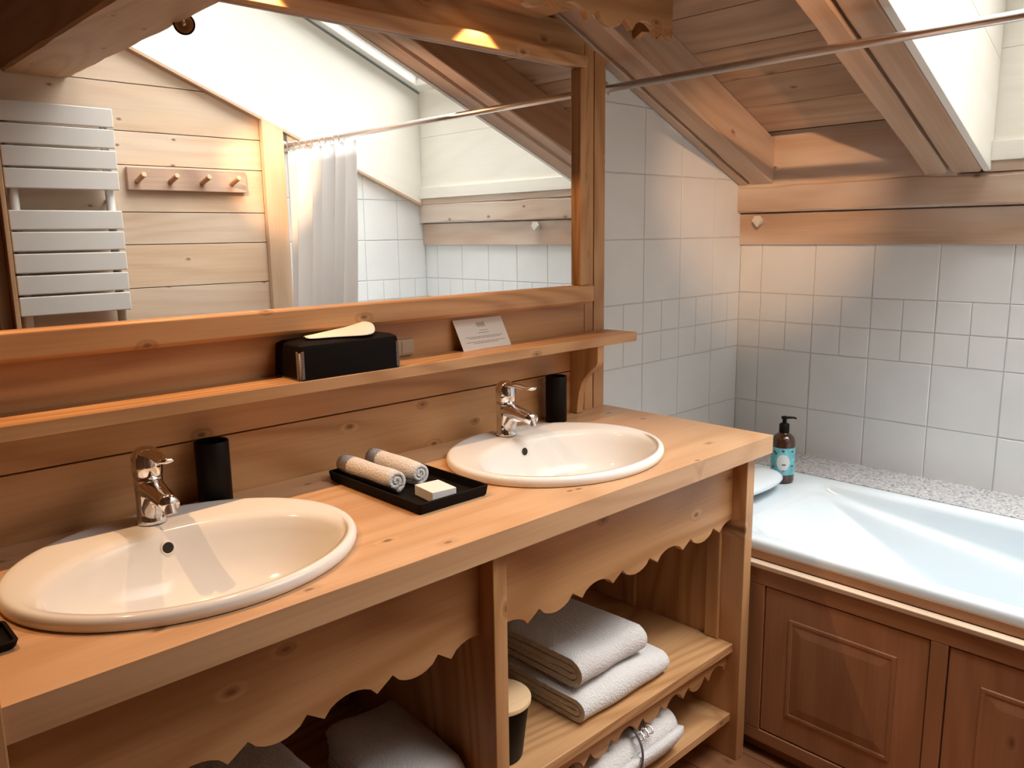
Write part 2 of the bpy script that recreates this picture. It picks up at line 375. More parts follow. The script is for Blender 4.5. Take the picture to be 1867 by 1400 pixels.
# timbers with slightly waney edges
def timber(name, p0, p1, wy, hz, mat, seg=26, cham=0.008, wane=0.006, seed=1, parent=None, hax='Z'):
    """bar from p0 to p1 (centre of underside), width wy along y, depth hz upward"""
    rnd = random.Random(seed); bm = BM(); rings = []
    p0 = Vector(p0); p1 = Vector(p1)
    wv = [0, 0]
    for i in range(seg+1):
        t = i/seg; p = p0.lerp(p1, t)
        wv = [w_*0.75 + rnd.uniform(-wane, wane) for w_ in wv]
        c0 = max(0.002, cham + wv[0]); c1 = max(0.002, cham + wv[1])
        h = wy/2
        if hax == 'Z': sec = [(-h, c0), (-h+c0, 0), (h-c1, 0), (h, c1), (h, hz), (-h, hz)]; rings.append([(p.x, p.y+a_, p.z+b_) for a_, b_ in sec])
        else: sec = [(0, c0), (c0, 0), (wy, 0), (wy, hz), (c1, hz), (0, hz-c1)]; rings.append([(p.x+a_, p.y, p.z+b_) for a_, b_ in sec])
    loft(bm, rings); o = link(name, bm, mat, parent); return o
r1 = timber('rafter', (1.262, -0.0655, zr(1.262)), (XRIDGE, -0.0655, zr(XRIDGE)), 0.087, 0.147, W['sl'], cham=0.006, wane=0.006, seed=3)
tag(r1, 'waney-edged larch rafter sloping down above the white tiled wall beside the mirror', 'rafter', kind='structure')
timber('trim_2', (1.262, 0.005, zr(1.262)-0.001), (-0.5, 0.005, zr(-0.5)-0.001), 0.032, 0.03, W['sl'], cham=0.002, wane=0.0005, seed=4)['kind'] = 'structure'
r2 = timber('rafter', (1.262, -0.6375, zr(1.262)), (XRIDGE, -0.6375, zr(XRIDGE)), 0.069, 0.147, W['sl'], cham=0.006, wane=0.003, seed=5); r2['kind'] = 'structure'
r3 = timber('rafter', (1.262, -0.7240, zr(1.262)), (XRIDGE, -0.7240, zr(XRIDGE)), 0.086, 0.30, W['sl'], cham=0.007, wane=0.003, seed=6); r3['kind'] = 'structure'
for r_ in (r1, r2, r3): r_.name = 'ceiling_rafter'
for r_, l in ((r1, None), (r2, None), (r3, None)):
    if 'label' in r_: del r_['label']
    if 'category' in r_: del r_['category']
# wall plate and the board below it
pl = timber('trim_3', (1.258, YT-0.001, 1.432), (1.258, YF+0.001, 1.432), 0.034, 0.093, W['plate'], cham=0.009, wane=0.005, seed=9, hax='Y'); pl['kind'] = 'structure'
bm = BM(); box(bm, 1.279, 1.2915, YF+0.001, YT-0.001, 1.319, 1.428); t4 = link('trim_4', bm, W['plate'], bevel=0.002); t4['kind'] = 'structure'
# purlin beam across the room
bm_ = timber('purlin_beam', (-0.49, YF+0.001, 1.968), (-0.49, -0.23, 1.968), 0.001, 0.001, W['Y'])
bpy.data.objects.remove(bm_)
bm = BM(); rnd = random.Random(2); rings = []
for i in range(31):
    y = YF+0.001 + (YT-0.001-YF-0.001)*i/30; c0 = 0.008+rnd.uniform(-.003, .004); c1 = 0.008+rnd.uniform(-.003, .004)
    rings.append([(-0.60, y, 1.968+c0), (-0.60+c0, y, 1.968), (-0.39-c1+0.012, y, 1.968), (-0.39+0.012, y, 1.968+c1), (-0.378, y, 2.33), (-0.60, y, 2.38)])
loft(bm, rings); pb = link('purlin_beam', bm, wood('beam_larch', (0.58, 0.36, 0.20), (0.40, 0.22, 0.11), 'Y', knots=0.4, nrm='Z')); pb['kind'] = 'structure'

# ------------------------------------------------------------------ skylight (window_1): shaft lining, sash, glass
w1 = tag(thing('window_1', None, None, (0.5, -1.3, 2.1)), kind='structure')
def zw(x): return zr(x) + 0.56        # plane of the sash
bm = BM()
# side linings, each of three boards following the slope
for y0, y1 in ((SH_Y1-0.018, SH_Y1+0.0015), (YF+0.002, SH_Y0)):
    hs = [0.0, 0.30, 0.56] if y0 > -1 else [0.0, 0.56]
    for h0, h1 in zip(hs, hs[1:]):
        prism(bm, [(SH_X0, zr(SH_X0)+h0+0.0004), (SH_X1, zr(SH_X1)+h0+0.0004), (SH_X1, zr(SH_X1)+h1-0.0004), (SH_X0, zr(SH_X0)+h1-0.0004)], 'XZ', y0, y1)
link('shaft_side_boards', bm, W['slw'], w1, bevel=0.0015)
bm = BM()
for z0, z1 in ((1.611, 1.86), (1.8605, 2.13)): box(bm, 1.2625, 1.284, YF+0.002, SH_Y1, z0, z1)
box(bm, 1.250, 1.284, SH_Y0, SH_Y1-0.018, 1.556, 1.610)
for h0, h1 in ((0.0, 0.28), (0.282, 0.56)): box(bm, SH_X0-0.02, SH_X0, SH_Y0, SH_Y1-0.018, zr(SH_X0)+h0, zr(SH_X0)+h1)
link('shaft_end_boards', bm, W['yw'], w1, bevel=0.0015)
bm = BM(); box(bm, 1.262, 1.290, YF+0.001, SH_Y1-0.002, 1.5262, 1.5555); link('shaft_sill', bm, W['plate'], w1)
# thin wood bead under the far side lining
bm = BM(); prism(bm, [(SH_X0, zr(SH_X0)-0.012), (SH_X1, zr(SH_X1)-0.012), (SH_X1, zr(SH_X1)), (SH_X0, zr(SH_X0))], 'XZ', YF+0.001, YF+0.030); link('shaft_bead', bm, W['sl'], w1)
bm = BM()
for y0, y1 in ((SH_Y1-0.0215, SH_Y1-0.018), (SH_Y0, SH_Y0+0.0035)): prism(bm, [(SH_X0, zw(SH_X0)-0.012), (SH_X1, zw(SH_X1)-0.012), (SH_X1, zw(SH_X1)-0.0015), (SH_X0, zw(SH_X0)-0.0015)], 'XZ', y0, y1)
link('gasket', bm, M['gasket'], w1)
# sash frame around the glass
bm = BM(); fw = 0.045
def sl(x0, x1, y0, y1, h0, h1): prism(bm, [(x0, zw(x0)+h0), (x1, zw(x1)+h0), (x1, zw(x1)+h1), (x0, zw(x0)+h1)], 'XZ', y0, y1)
sl(SH_X0-0.03, SH_X1+0.03, SH_Y0-0.01, SH_Y0+fw, -0.001, 0.06); sl(SH_X0-0.03, SH_X1+0.03, SH_Y1-0.018-fw, SH_Y1, -0.001, 0.06)
sl(SH_X0-0.03, SH_X0+fw, SH_Y0+fw, SH_Y1-0.018-fw, -0.001, 0.06); sl(SH_X1-fw, SH_X1+0.03, SH_Y0+fw, SH_Y1-0.018-fw, -0.001, 0.06)
link('sash', bm, W['slw'], w1, bevel=0.003)
bm = BM(); sl(SH_X0+fw-0.01, SH_X1-fw+0.01, SH_Y0+fw-0.01, SH_Y1-0.018-fw+0.01, 0.028, 0.034); link('glass', bm, M['glass'], w1)

# door in the far wall (its edge shows at the mirror's left margin)
d1 = tag(thing('door_1', None, None, (-1.1, YF, -0.05)), kind='structure')
link('door_leaf', bx(-1.48, -0.712, YF+0.002, YF+0.03, -0.05, 1.86), W['dark'], d1, bevel=0.003)
bm = BM(); box(bm, -0.668, -0.652, YF+0.002, YF+0.095, -0.05, 1.93); link('door_jamb', bm, W['Z'], d1, bevel=0.002)
bm = BM(); box(bm, -0.712, -0.669, YF+0.002, YF+0.06, -0.05, 1.93); link('door_stop', bm, W['dark'], d1, bevel=0.002)
bm = BM(); tube(bm, [(-0.735, YF+0.03, 1.03), (-0.735, YF+0.07, 1.03)], 0.012); tube(bm, [(-0.735, YF+0.07, 1.03), (-0.735, YF+0.09, 1.03)], [0.02, 0.02]); h = link('door_handle', bm, M['black'], d1, smooth=True)

# ------------------------------------------------------------------ vanity unit
XC0, XC1, YC = -1.238, 0.492, -0.564
va = thing('vanity_unit', 'open larch vanity unit with scalloped aprons and towel shelves under the long worktop', 'cabinet', (-0.4, -0.3, -0.05))
def panelYZ(x0, x1): return bx(x0, x1, -0.545, -0.004, -0.05, 0.803)
sp_ = link('side_panel', bx(0.405, 0.441, -0.545, -0.004, -0.05, 0.803), W['fZ'], va, bevel=0.002)
link('side_panel', bx(-1.262, -1.238, -0.572, -0.004, -0.05, 0.87), W['fZ'], va, bevel=0.002)
link('divider', bx(-0.470, -0.436, -0.545, -0.004, -0.05, 0.803), W['fZ'], va, bevel=0.002)
def scallop_poly(x0, x1, phase, P, ztop, zlo, zhi):
    """underside: tip, step up to a notch, convex lobe, notch, tip, arch"""
    pts = []
    k0 = math.floor((x0-phase)/P)-1
    raw = []
    for k in range(k0, k0+int((x1-x0)/P)+4):
        b0 = phase + k*P
        raw.append((b0, zlo)); raw.append((b0+0.125*P, zhi))
        for i in range(1, 8):
            t = i/8; raw.append((b0+(0.125+0.375*t)*P, zhi - (zhi-zlo)*1.15*math.sin(PI*t)**0.6))
        raw.append((b0+0.50*P, zhi)); raw.append((b0+0.615*P, zlo))
        for i in range(1, 8):
            t = i/8; raw.append((b0+(0.615+0.385*t)*P, zlo + (zhi-zlo)*1.15*math.sin(PI*t)**0.6))
    def zat(x):
        for (a0, b0), (a1, b1) in zip(raw, raw[1:]):
            if a0 <= x <= a1: return b0 + (b1-b0)*(x-a0)/max(1e-9, a1-a0)
        return zlo
    low = [(x0, zat(x0))] + [p for p in raw if x0 < p[0] < x1] + [(x1, zat(x1))]
    return low + [(x1, ztop), (x0, ztop)]
bm = BM(); prism(bm, scallop_poly(-0.436, 0.405, -0.344, 0.265, 0.803, 0.608, 0.628), 'XZ', -0.505, -0.485); link('apron', bm, W['fX'], va, bevel=0.0008, bseg=1)
bm = BM(); prism(bm, scallop_poly(-1.238, -0.470, -0.963, 0.262, 0.803, 0.610, 0.631), 'XZ', -0.505, -0.485); link('apron', bm, W['fX'], va, bevel=0.0008, bseg=1)
for x0, x1 in ((-0.436, 0.405), (-1.238, -0.470)):
    link('shelf', bx(x0, x1, -0.522, -0.03, 0.262, 0.287), W['fX'], va, bevel=0.002)
    link('shelf', bx(x0, x1, -0.522, -0.03, 0.060, 0.083), W['fX'], va, bevel=0.002)
    bm = BM(); prism(bm, scallop_poly(x0, x1, x0+0.07, 0.19, 0.262, 0.205, 0.228), 'XZ', -0.505, -0.489); link('shelf_apron', bm, W['fX'], va, bevel=0.0008, bseg=1)
bm = BM()
for k in range(9): box(bm, -1.238+0.192*k+0.001, -1.238+0.192*(k+1)-0.001, -0.028, -0.008, -0.05, 0.80)
for v_ in bm.verts: v_.co.x = min(v_.co.x, 0.404)
link('back_panel', bm, W['fZ'], va)
# inside frame-and-panel of right cheek
bm = BM(); box(bm, 0.393, 0.4045, -0.20, -0.03, 0.288, 0.80); box(bm, 0.393, 0.4045, -0.48, -0.44, 0.288, 0.80); box(bm, 0.397, 0.4045, -0.44, -0.20, 0.72, 0.80)
link('cheek_frame', bm, W['fZ'], va, bevel=0.002)

# worktop with the two elliptical cut-outs
B1 = (-0.905, -0.290); B2 = (-0.030, -0.290); RA, RB = 0.277, 0.236
wt = thing('worktop', 'long pale larch worktop carrying both oval washbasins', 'worktop', (-0.37, -0.28, 0.803))
bm = BM(); n = 72; cut = 0.93
def patch(x0, x1, cx, cy):
    y0, y1 = YC, -0.002
    for z, flip in ((0.85, False), (0.803, True)):
        pass
    rings = {}
    for z in (0.85, 0.803):
        inner = []; outer = []
        angs = sorted(set([2*PI*k/n for k in range(n)]))
        for t in angs:
            inner.append((cx+RA*cut*math.cos(t), cy+RB*cut*math.sin(t), z))
            dx, dy = math.cos(t)*RA, math.sin(t)*RB
            sx = ((x1-cx)/dx if dx > 0 else (x0-cx)/dx) if abs(dx) > 1e-9 else 1e9
            sy = ((y1-cy)/dy if dy > 0 else (y0-cy)/dy) if abs(dy) > 1e-9 else 1e9
            s_ = min(sx, sy); outer.append([cx+dx*s_, cy+dy*s_, z])
        for corner in ((x0, y0), (x1, y0), (x1, y1), (x0, y1)):
            j = min(range(len(outer)), key=lambda i: (outer[i][0]-corner[0])**2+(outer[i][1]-corner[1])**2); outer[j][0], outer[j][1] = corner
        rings[z] = (inner, outer)
    a0, b0 = rings[0.85]; a1, b1 = rings[0.803]
    R = loft(bm, [b1, b0, a0, a1, b1], False, False)
xm = (B1[0]+B2[0])/2
patch(XC0, xm, *B1); patch(xm, XC1, *B2)
bmesh.ops.remove_doubles(bm, verts=bm.verts, dist=0.0001)
bmesh.ops.dissolve_degenerate(bm, dist=0.0001, edges=bm.edges)
dead = [f for f in bm.faces if all(abs(v_.co.x-xm) < 1e-4 for v_ in f.verts)]
bmesh.ops.delete(bm, geom=dead, context='FACES')
W['top'] = wood('worktop_larch', (0.66, 0.405, 0.225), (0.48, 0.255, 0.12), 'X', rough=0.36, ring=0.4, knots=0.6, var=0.0, nrm='Z')
link('worktop_board', bm, W['top'], wt)

# ------------------------------------------------------------------ washbasins
def basin(cx, label):
    cy = -0.290; ccy = -0.335
    t = thing('washbasin', label, 'washbasin', (cx, cy, 0.851), 'oval basins set into the worktop')
    bm = BM()
    P = [(RA-0.003, RB-0.003, cy, 0.8506), (RA, RB, cy, 0.853), (RA+0.001, RB+0.001, cy, 0.864), (RA-0.003, RB-0.003, cy, 0.8700), (RA-0.008, RB-0.008, cy, 0.8715), (RA-0.018, RB-0.016, cy-0.001, 0.8712),
         (0.247, 0.180, -0.330, 0.8685), (0.240, 0.170, ccy, 0.866), (0.232, 0.163, ccy, 0.858), (0.224, 0.156, ccy, 0.840), (0.208, 0.143, ccy, 0.80), (0.180, 0.122, ccy, 0.768), (0.130, 0.088, ccy, 0.748), (0.07, 0.055, ccy, 0.733), (0.024, 0.024, ccy, 0.7305)]
    # outer underside so that the bowl is a solid shell
    Q = [(0.024, 0.024, ccy, 0.722), (0.14, 0.105, ccy, 0.732), (0.195, 0.15, ccy, 0.762), (0.225, 0.178, ccy, 0.81), (0.245, 0.195, -0.31, 0.8506)]
    loft(bm, [ell(cx, c, a_, b_, z) for a_, b_, c, z in P + Q + [P[0]]], False, False)
    link('bowl', bm, M['ceramic'], t, smooth=True)
    bm = BM(); lathe(bm, cx, ccy, [(0.010, 0.728), (0.023, 0.7295), (0.024, 0.732), (0.018, 0.7335), (0.016, 0.731), (0.003, 0.7305)]); link('drain', bm, M['chrome'], t, smooth=True)
    # overflow in the back wall of the bowl
    bm = BM(); oy, oz = -0.1760, 0.838
    nrm = Vector((0, -0.95, 0.20)).normalized(); p = Vector((cx+0.0, oy-0.004, oz))
    s_ = Vector((1, 0, 0)); u_ = nrm.cross(s_)
    def rg(r, d_): return [p + nrm*d_ + s_*r*math.cos(2*PI*k/24) + u_*r*math.sin(2*PI*k/24) for k in range(24)]
    loft(bm, [rg(0.0125, -0.004), rg(0.0125, 0.0015), rg(0.0105, 0.0022), rg(0.0095, 0.001)], True, False); link('overflow_ring', bm, M['ceramic'], t, smooth=True)
    bm = BM(); loft(bm, [rg(0.0097, -0.002), rg(0.0097, 0.0012)]); link('overflow_hole', bm, M['hole'], t)
    return t
basin(B1[0], 'oval white washbasin at the left, nearest the small black tray corner')
basin(B2[0], 'oval white washbasin near the bath, right of the tray with rolled cloths')

def faucet(cx, label):
    y0 = -0.115; z0 = 0.8708
    t = thing('basin_faucet', label, 'faucet', (cx, y0, z0), 'chrome mixer faucets on the basins')
    bm = BM(); lathe(bm, cx, y0, [(0.0265, z0), (0.027, z0+0.004), (0.0245, z0+0.010), (0.0235, z0+0.03), (0.0240, z0+0.070), (0.0245, z0+0.080), (0.0240, z0+0.086)])
    link('body', bm, M['chrome'], t, smooth=True)
    bm = BM(); lathe(bm, cx, y0, [(0.0225, z0+0.084), (0.0255, z0+0.089), (0.0260, z0+0.105), (0.0250, z0+0.120), (0.0210, z0+0.131), (0.0120, z0+0.137), (0.002, z0+0.1385)]); cap = link('cap', bm, M['chrome'], t, smooth=True)
    bm = BM(); tube(bm, [(cx, y0+0.008, z0+0.122), (cx, y0-0.02, z0+0.131), (cx, y0-0.045, z0+0.131), (cx, y0-0.075, z0+0.128), (cx, y0-0.096, z0+0.130), (cx, y0-0.101, z0+0.1305)], [0.014, 0.020, 0.0140, 0.0125, 0.0165, 0.010], 20, flat=0.36)
    link('lever', bm, M['chrome'], t, smooth=True, sub=1)
    bm = BM(); tube(bm, [(cx, y0+0.004, z0+0.066), (cx, y0-0.018, z0+0.064), (cx, y0-0.045, z0+0.062), (cx, y0-0.080, z0+0.056), (cx, y0-0.098, z0+0.052)], [0.024, 0.0230, 0.0190, 0.0165, 0.0155], 24, flat=0.88)
    # swelling underside that merges spout and body
    tube(bm, [(cx, y0-0.002, z0+0.012), (cx, y0-0.012, z0+0.032), (cx, y0-0.028, z0+0.050), (cx, y0-0.055, z0+0.052)], [0.021, 0.020, 0.0150, 0.0100], 20)
    link('spout', bm, M['chrome'], t, smooth=True)
    bm = BM(); tube(bm, [(cx, y0-0.089, z0+0.050), (cx, y0-0.095, z0+0.036)], [0.0125, 0.0115], 24); link('aerator', bm, M['steel'], t, smooth=False)
    return t
faucet(B1[0], 'chrome single-lever faucet on the left washbasin'); faucet(B2[0], 'chrome single-lever faucet on the right washbasin near the shelf bracket')

# ------------------------------------------------------------------ mirror
mr = thing('mirror', 'wide wall mirror in a flat larch frame above both washbasins', 'mirror', (-0.4, 0, 1.17))
link('glass', bx(-1.20, 0.329, YM, -0.001, 1.20, 1.83), M['mirror'], mr)
GZ0, GZ1, GX = 1.2235, 1.8065, 0.330
bm = BM(); prism(bm, [(-0.001, 1.170), (-0.036, 1.170), (-0.046, 1.178), (-0.046, 1.2195), (-0.042, GZ0), (YM-0.0004, GZ0), (YM-0.0004, 1.19), (-0.001, 1.19)], 'YZ', -1.24, 0.388); link('frame_rail', bm, W['fX'], mr, bevel=0.0015)
bm = BM(); prism(bm, [(-0.001, 1.845), (-0.040, 1.845), (-0.046, 1.838), (-0.046, 1.811), (-0.042, GZ1), (YM-0.0004, GZ1), (YM-0.0004, 1.835), (-0.001, 1.835)], 'YZ', -1.24, 0.3522); link('frame_rail', bm, W['fX'], mr, bevel=0.0015)
bm = BM(); box(bm, GX, 0.352, -0.0455, -0.001, GZ0+0.0005, GZ1-0.0005); box(bm, 0.3525, 0.437, -0.020, -0.001, 1.2, 1.845) if False else None
link('frame_stile', bm, W['fZ'], mr, bevel=0.002)
bm = BM(); prism(bm, [(0.3525, 1.2240), (0.3985, 1.2240), (0.3985, 1.845), (0.3525, 1.845)], 'XZ', -0.018, -0.001); link('frame_stile', bm, W['fZ'], mr, bevel=0.002)
# ------------------------------------------------------------------ shelf
sh = thing('wall_shelf', 'narrow larch shelf under the mirror on a curved bracket', 'shelf', (-0.37, -0.05, 1.055))
link('shelf_board', bx(-1.24, 0.502, -0.114, -0.0005, 1.056, 1.082), W['fX'], sh, bevel=0.002)
bm = BM()
br = [(-0.0005, 0.8515), (-0.026, 0.8515), (-0.028, 0.880), (-0.034, 0.915), (-0.045, 0.945), (-0.062, 0.968), (-0.082, 0.985), (-0.098, 0.998), (-0.104, 1.008), (-0.105, 1.0555), (-0.0005, 1.0555)]
prism(bm, br, 'YZ', 0.337, 0.362); link('bracket', bm, W['fZ'], sh, bevel=0.0015)
# ------------------------------------------------------------------ pelmet above the mirror
pm = thing('light_pelmet', 'scalloped larch pelmet board hiding the lamps above the mirror', 'pelmet', (-0.37, -0.15, 1.86))
bm = BM(); poly = scallop_poly(-1.24, 0.49, 0.155+0.0, 0.27, 2.10, 1.866, 1.892); prism(bm, poly, 'XZ', -0.226, -0.208); slope_cut(bm, 0.146); link('front_board', bm, W['fX'], pm, bevel=0.001, bseg=1)
bm = BM(); prism(bm, [(-0.2075, 2.08), (-0.2075, 1.886), (-0.19, 1.872), (-0.17, 1.893), (-0.14, 1.900), (-0.115, 1.886), (-0.1105, 1.886), (-0.1105, 2.08)], 'YZ', 0.470, 0.49); slope_cut(bm, 0.146); link('end_board', bm, W['fZ'], pm, bevel=0.001)
bm = BM(); box(bm, -1.24, 0.21, -0.2075, -0.001, 1.917, 1.933); link('soffit', bm, W['fX'], pm)
def downlight(x, label):
    t = thing('recessed_downlight', label, 'lamp', (x, -0.10, 1.910), 'downlights in the pelmet')
    bm = BM(); lathe(bm, x, -0.10, [(0.030, 1.9165), (0.036, 1.9145), (0.036, 1.912), (0.028, 1.911), (0.024, 1.9162)], 32, False, False); link('trim_ring', bm, M['chrome'], t, smooth=True)
    bm = BM(); lathe(bm, x, -0.10, [(0.022, 1.9164), (0.022, 1.9145)], 24); link('bulb', bm, M['lamp'], t)
    return t
DL = (-1.18, -0.61, -0.043)
for x_, l_ in zip(DL, ('recessed downlight in the pelmet over the left washbasin', 'recessed downlight in the pelmet over the tray', 'recessed downlight in the pelmet over the right washbasin')): downlight(x_, l_)

# ------------------------------------------------------------------ things on the shelf
tb = thing('tissue_box', 'black stitched leatherette tissue box on the shelf', 'tissue box', (-0.465, -0.065, 1.0825))
x0, x1, y0, y1 = -0.592, -0.345, -0.112, -0.005
bm = BM(); rings = []
for z, s_ in ((1.0825, 0.0), (1.086, -0.001), (1.140, 0.001), (1.152, 0.003)): rings.append(rrect(x0+s_, x1-s_, y0+s_, y1-s_, 0.007, z))
rings.append(rrect(x0+0.012, x1-0.012, y0+0.012, y1-0.012, 0.007, 1.1575)); rings.append(rrect(x0+0.04, x1-0.04, y0+0.035, y1-0.035, 0.007, 1.1600))
loft(bm, rings); link('case', bm, M['leather'], tb, bevel=0.001); autosmooth(bpy.data.objects['case'], 0.5)
bm = BM()
for cx_, cy_ in ((x0, y0), (x1, y0)):
    bm = BM()
    for k in range(26):
        z = 1.086+0.0022*k; sg = 1 if cx_ == x0 else -1
        tube(bm, [(cx_+sg*0.0105, y0-0.0006, z), (cx_+sg*0.0035, y0-0.0012, z)], 0.0005, 6); tube(bm, [(cx_-sg*0.0008, y0+0.0035, z), (cx_-sg*0.0008, y0+0.011, z)], 0.0005, 6)
    link('stitching', bm, M['stitch'], tb)
bm = BM()
for k in range(30): tube(bm, [(x0-0.0005, y0+0.006+0.0033*k, 1.083), (x0-0.0005, y0+0.006+0.0033*k, 1.0865)], 0.0005, 6)
link('stitching', bm, M['stitch'], tb)
bm = BM(); tube(bm, [(x0+0.0025, y0+0.0025, 1.084), (x0+0.0025, y0+0.0025, 1.125), (x0+0.0025, y0+0.003, 1.139)], [0.0022, 0.0028, 0.0015], 8); link('corner_piping', bm, M['stitch'], tb, smooth=True)
bm = BM()
T = [[(-0.560, -0.085, 1.1625), (-0.520, -0.090, 1.163), (-0.470, -0.100, 1.1625), (-0.408, -0.113, 1.1600)],
     [(-0.556, -0.075, 1.170), (-0.515, -0.074, 1.170), (-0.465, -0.075, 1.172), (-0.392, -0.088, 1.172)],
     [(-0.554, -0.066, 1.166), (-0.510, -0.060, 1.172), (-0.450, -0.052, 1.178), (-0.378, -0.060, 1.181)],
     [(-0.552, -0.060, 1.1625), (-0.508, -0.048, 1.164), (-0.455, -0.038, 1.168), (-0.398, -0.040, 1.186)]]
R = [[bm.verts.new(p) for p in r] for r in T]
for a_, b_ in zip(R, R[1:]):
    for i in range(3): bm.faces.new((a_[i], a_[i+1], b_[i+1], b_[i]))
o = link('tissue', bm, M['paper'], tb, smooth=True, sub=2); md = o.modifiers.new('th', 'SOLIDIFY'); md.thickness = 0.0012
# card leaning on the panel
cd = thing('info_card', 'small white printed card leaning behind the right part of the shelf', 'card', (-0.02, -0.03, 1.0825))
cb = Vector((-0.100, -0.040, 1.0828)); cu = Vector((0.167, 0.0035, 0)); cv = Vector((-0.006, 0.034, 0.075))
nrm = cu.cross(cv).normalized()
def quad3(bm, u0, u1, v0, v1, d0, d1):
    c = [cb+cu*u+cv*v_+nrm*d for d in (d0, d1) for u, v_ in ((u0, v0), (u1, v0), (u1, v1), (u0, v1))]
    V = [bm.verts.new(p) for p in c]
    for f in ((0,3,2,1), (4,5,6,7), (0,1,5,4), (1,2,6,5), (2,3,7,6), (3,0,4,7)): bm.faces.new([V[i] for i in f])
bm = BM(); quad3(bm, 0, 1, 0, 1, -0.0006, 0.0); link('card', bm, M['paper'], cd)
bm = BM()
rr = random.Random(5)
for v_, (ua, ub) in ((0.40, (0.14, 0.90)), (0.355, (0.2, 0.84)), (0.24, (0.12, 0.92)), (0.195, (0.25, 0.78)), (0.60, (0.46, 0.62)), (0.52, (0.42, 0.64))):
    u_ = ua
    while u_ < ub:
        w_ = rr.uniform(0.012, 0.05); quad3(bm, u_, min(ub, u_+w_), v_-0.008, v_+0.010, 0.0, 0.0004); u_ += w_+0.010
for k in range(9): quad3(bm, 0.43+0.02*k, 0.437+0.02*k+0.006*(k % 2), 0.74-0.02*(k % 3), 0.84+0.02*((k*2) % 3), 0.0, 0.0004)
link('printing', bm, M['ink'], cd)
sk = thing('wall_socket', 'small beige wall socket beside the tissue box', 'socket', (-0.26, -0.004, 1.088))
link('faceplate', bx(-0.300, -0.230, -0.011, -0.0005, 1.088, 1.126), M['socket'], sk, bevel=0.003); link('insert', bx(-0.268, -0.240, -0.0125, -0.011, 1.093, 1.121), M['socket'], sk, bevel=0.001)

# ------------------------------------------------------------------ things on the worktop
def cup(cx, cy, r, label):
    t = thing('toothbrush_tumbler', label, 'cup', (cx, cy, 0.851), 'black tumblers beside the faucets')
    bm = BM(); lathe(bm, cx, cy, [(r-0.001, 0.8508), (r, 0.853), (r, 0.978), (r-0.001, 0.9795), (r-0.003, 0.978), (r-0.004, 0.86), (0.002, 0.858)], 48); o = link('tumbler_wall', bm, M['black'], t); autosmooth(o, 0.8); return t
cup(-0.757, -0.046, 0.0325, 'black round tumbler behind the left washbasin'); cup(0.228, -0.046, 0.0295, 'black round tumbler behind the right washbasin, beside the shelf bracket')
def tray(x0, x1, y0, y1, h, label, rot=0):
    bm = BM(); rings = [rrect(x0+0.006, x1-0.006, y0+0.006, y1-0.006, 0.006, 0.8506), rrect(x0+0.003, x1-0.003, y0+0.003, y1-0.003, 0.007, 0.853), rrect(x0, x1, y0, y1, 0.008, 0.8506+h-0.001), rrect(x0+0.001, x1-0.001, y0+0.001, y1-0.001, 0.008, 0.8506+h),
        rrect(x0+0.005, x1-0.005, y0+0.005, y1-0.005, 0.006, 0.8506+h), rrect(x0+0.006, x1-0.006, y0+0.006, y1-0.006, 0.006, 0.856), rrect(x0+0.012, x1-0.012, y0+0.012, y1-0.012, 0.004, 0.8545)]
    loft(bm, rings); o = link('amenity_tray', bm, M['leather']); autosmooth(o, 0.6); return tag(o, label, 'tray')
tray(-0.520, -0.343, -0.398, -0.072, 0.022, 'black rectangular tray between the basins holding two rolled cloths')
tray(-1.236, -1.186, -0.425, -0.345, 0.012, 'corner of a small black tray at the left end of the worktop')
def roll(cx, cy0, cy1, cz, r, turns, th, label, name='rolled_cloth', axis='Y', group=None, dx=0.0, mat=None, phase=0.4):
    """a cloth rolled into a spiral; the spiral shows at its ends"""
    n_ = int(turns*22); inn = []; out = []
    for i in range(n_+1):
        t = i/n_; a_ = phase - 2*PI*turns*t; rr_ = r*(0.10 + 0.90*t)
        out.append((rr_*math.cos(a_), rr_*math.sin(a_))); ri = rr_ - th
        inn.append((max(ri, 0.001)*math.cos(a_), max(ri, 0.001)*math.sin(a_)))
    sec = out + inn[::-1]
    bm = BM(); rings = []; K = 9; rd = random.Random(int(abs(cx)*1000)+3)
    for k in range(K+1):
        t = k/K; c = cy0 + (cy1-cy0)*t; sc = 1 + 0.03*math.sin(9*t+cx*50) - (0.07 if k in (0, K) else 0); ox = dx*t
        if axis == 'Y': rings.append([(cx+ox+p[0]*sc, c, cz+p[1]*sc) for p in sec])
        else: rings.append([(c, cx+ox+p[0]*sc, cz+p[1]*sc) for p in sec])
    R = [[bm.verts.new(p) for p in r_] for r_ in rings]; m_ = len(sec)
    for A_, B_ in zip(R, R[1:]):
        for i in range(m_): bm.faces.new((A_[i], A_[(i+1) % m_], B_[(i+1) % m_], B_[i]))
    for A_ in (R[0], R[-1]):
        for i in range(n_): bm.faces.new((A_[i], A_[i+1], A_[m_-2-i], A_[m_-1-i]))
    o = link(name, bm, mat or M['towel'], smooth=True)
    return tag(o, label, 'towel', group)
roll(-0.480, -0.270, -0.078, 0.8815, 0.0265, 2.3, 0.0088, 'rolled white washcloth on the left side of the tray', group='rolled washcloths on the tray', dx=-0.004)
roll(-0.414, -0.262, -0.080, 0.8815, 0.0270, 2.6, 0.0085, 'rolled white washcloth at the back right of the tray with its spiral end showing', group='rolled washcloths on the tray', dx=0.004, phase=2.0)
bm = BM(); box(bm, -0.028, 0.028, -0.034, 0.034, 0, 0.021); bmesh.ops.rotate(bm, verts=bm.verts, cent=(0, 0, 0), matrix=Matrix.Rotation(-0.12, 3, 'Z')); bmesh.ops.translate(bm, verts=bm.verts, vec=(-0.432, -0.335, 0.8548))
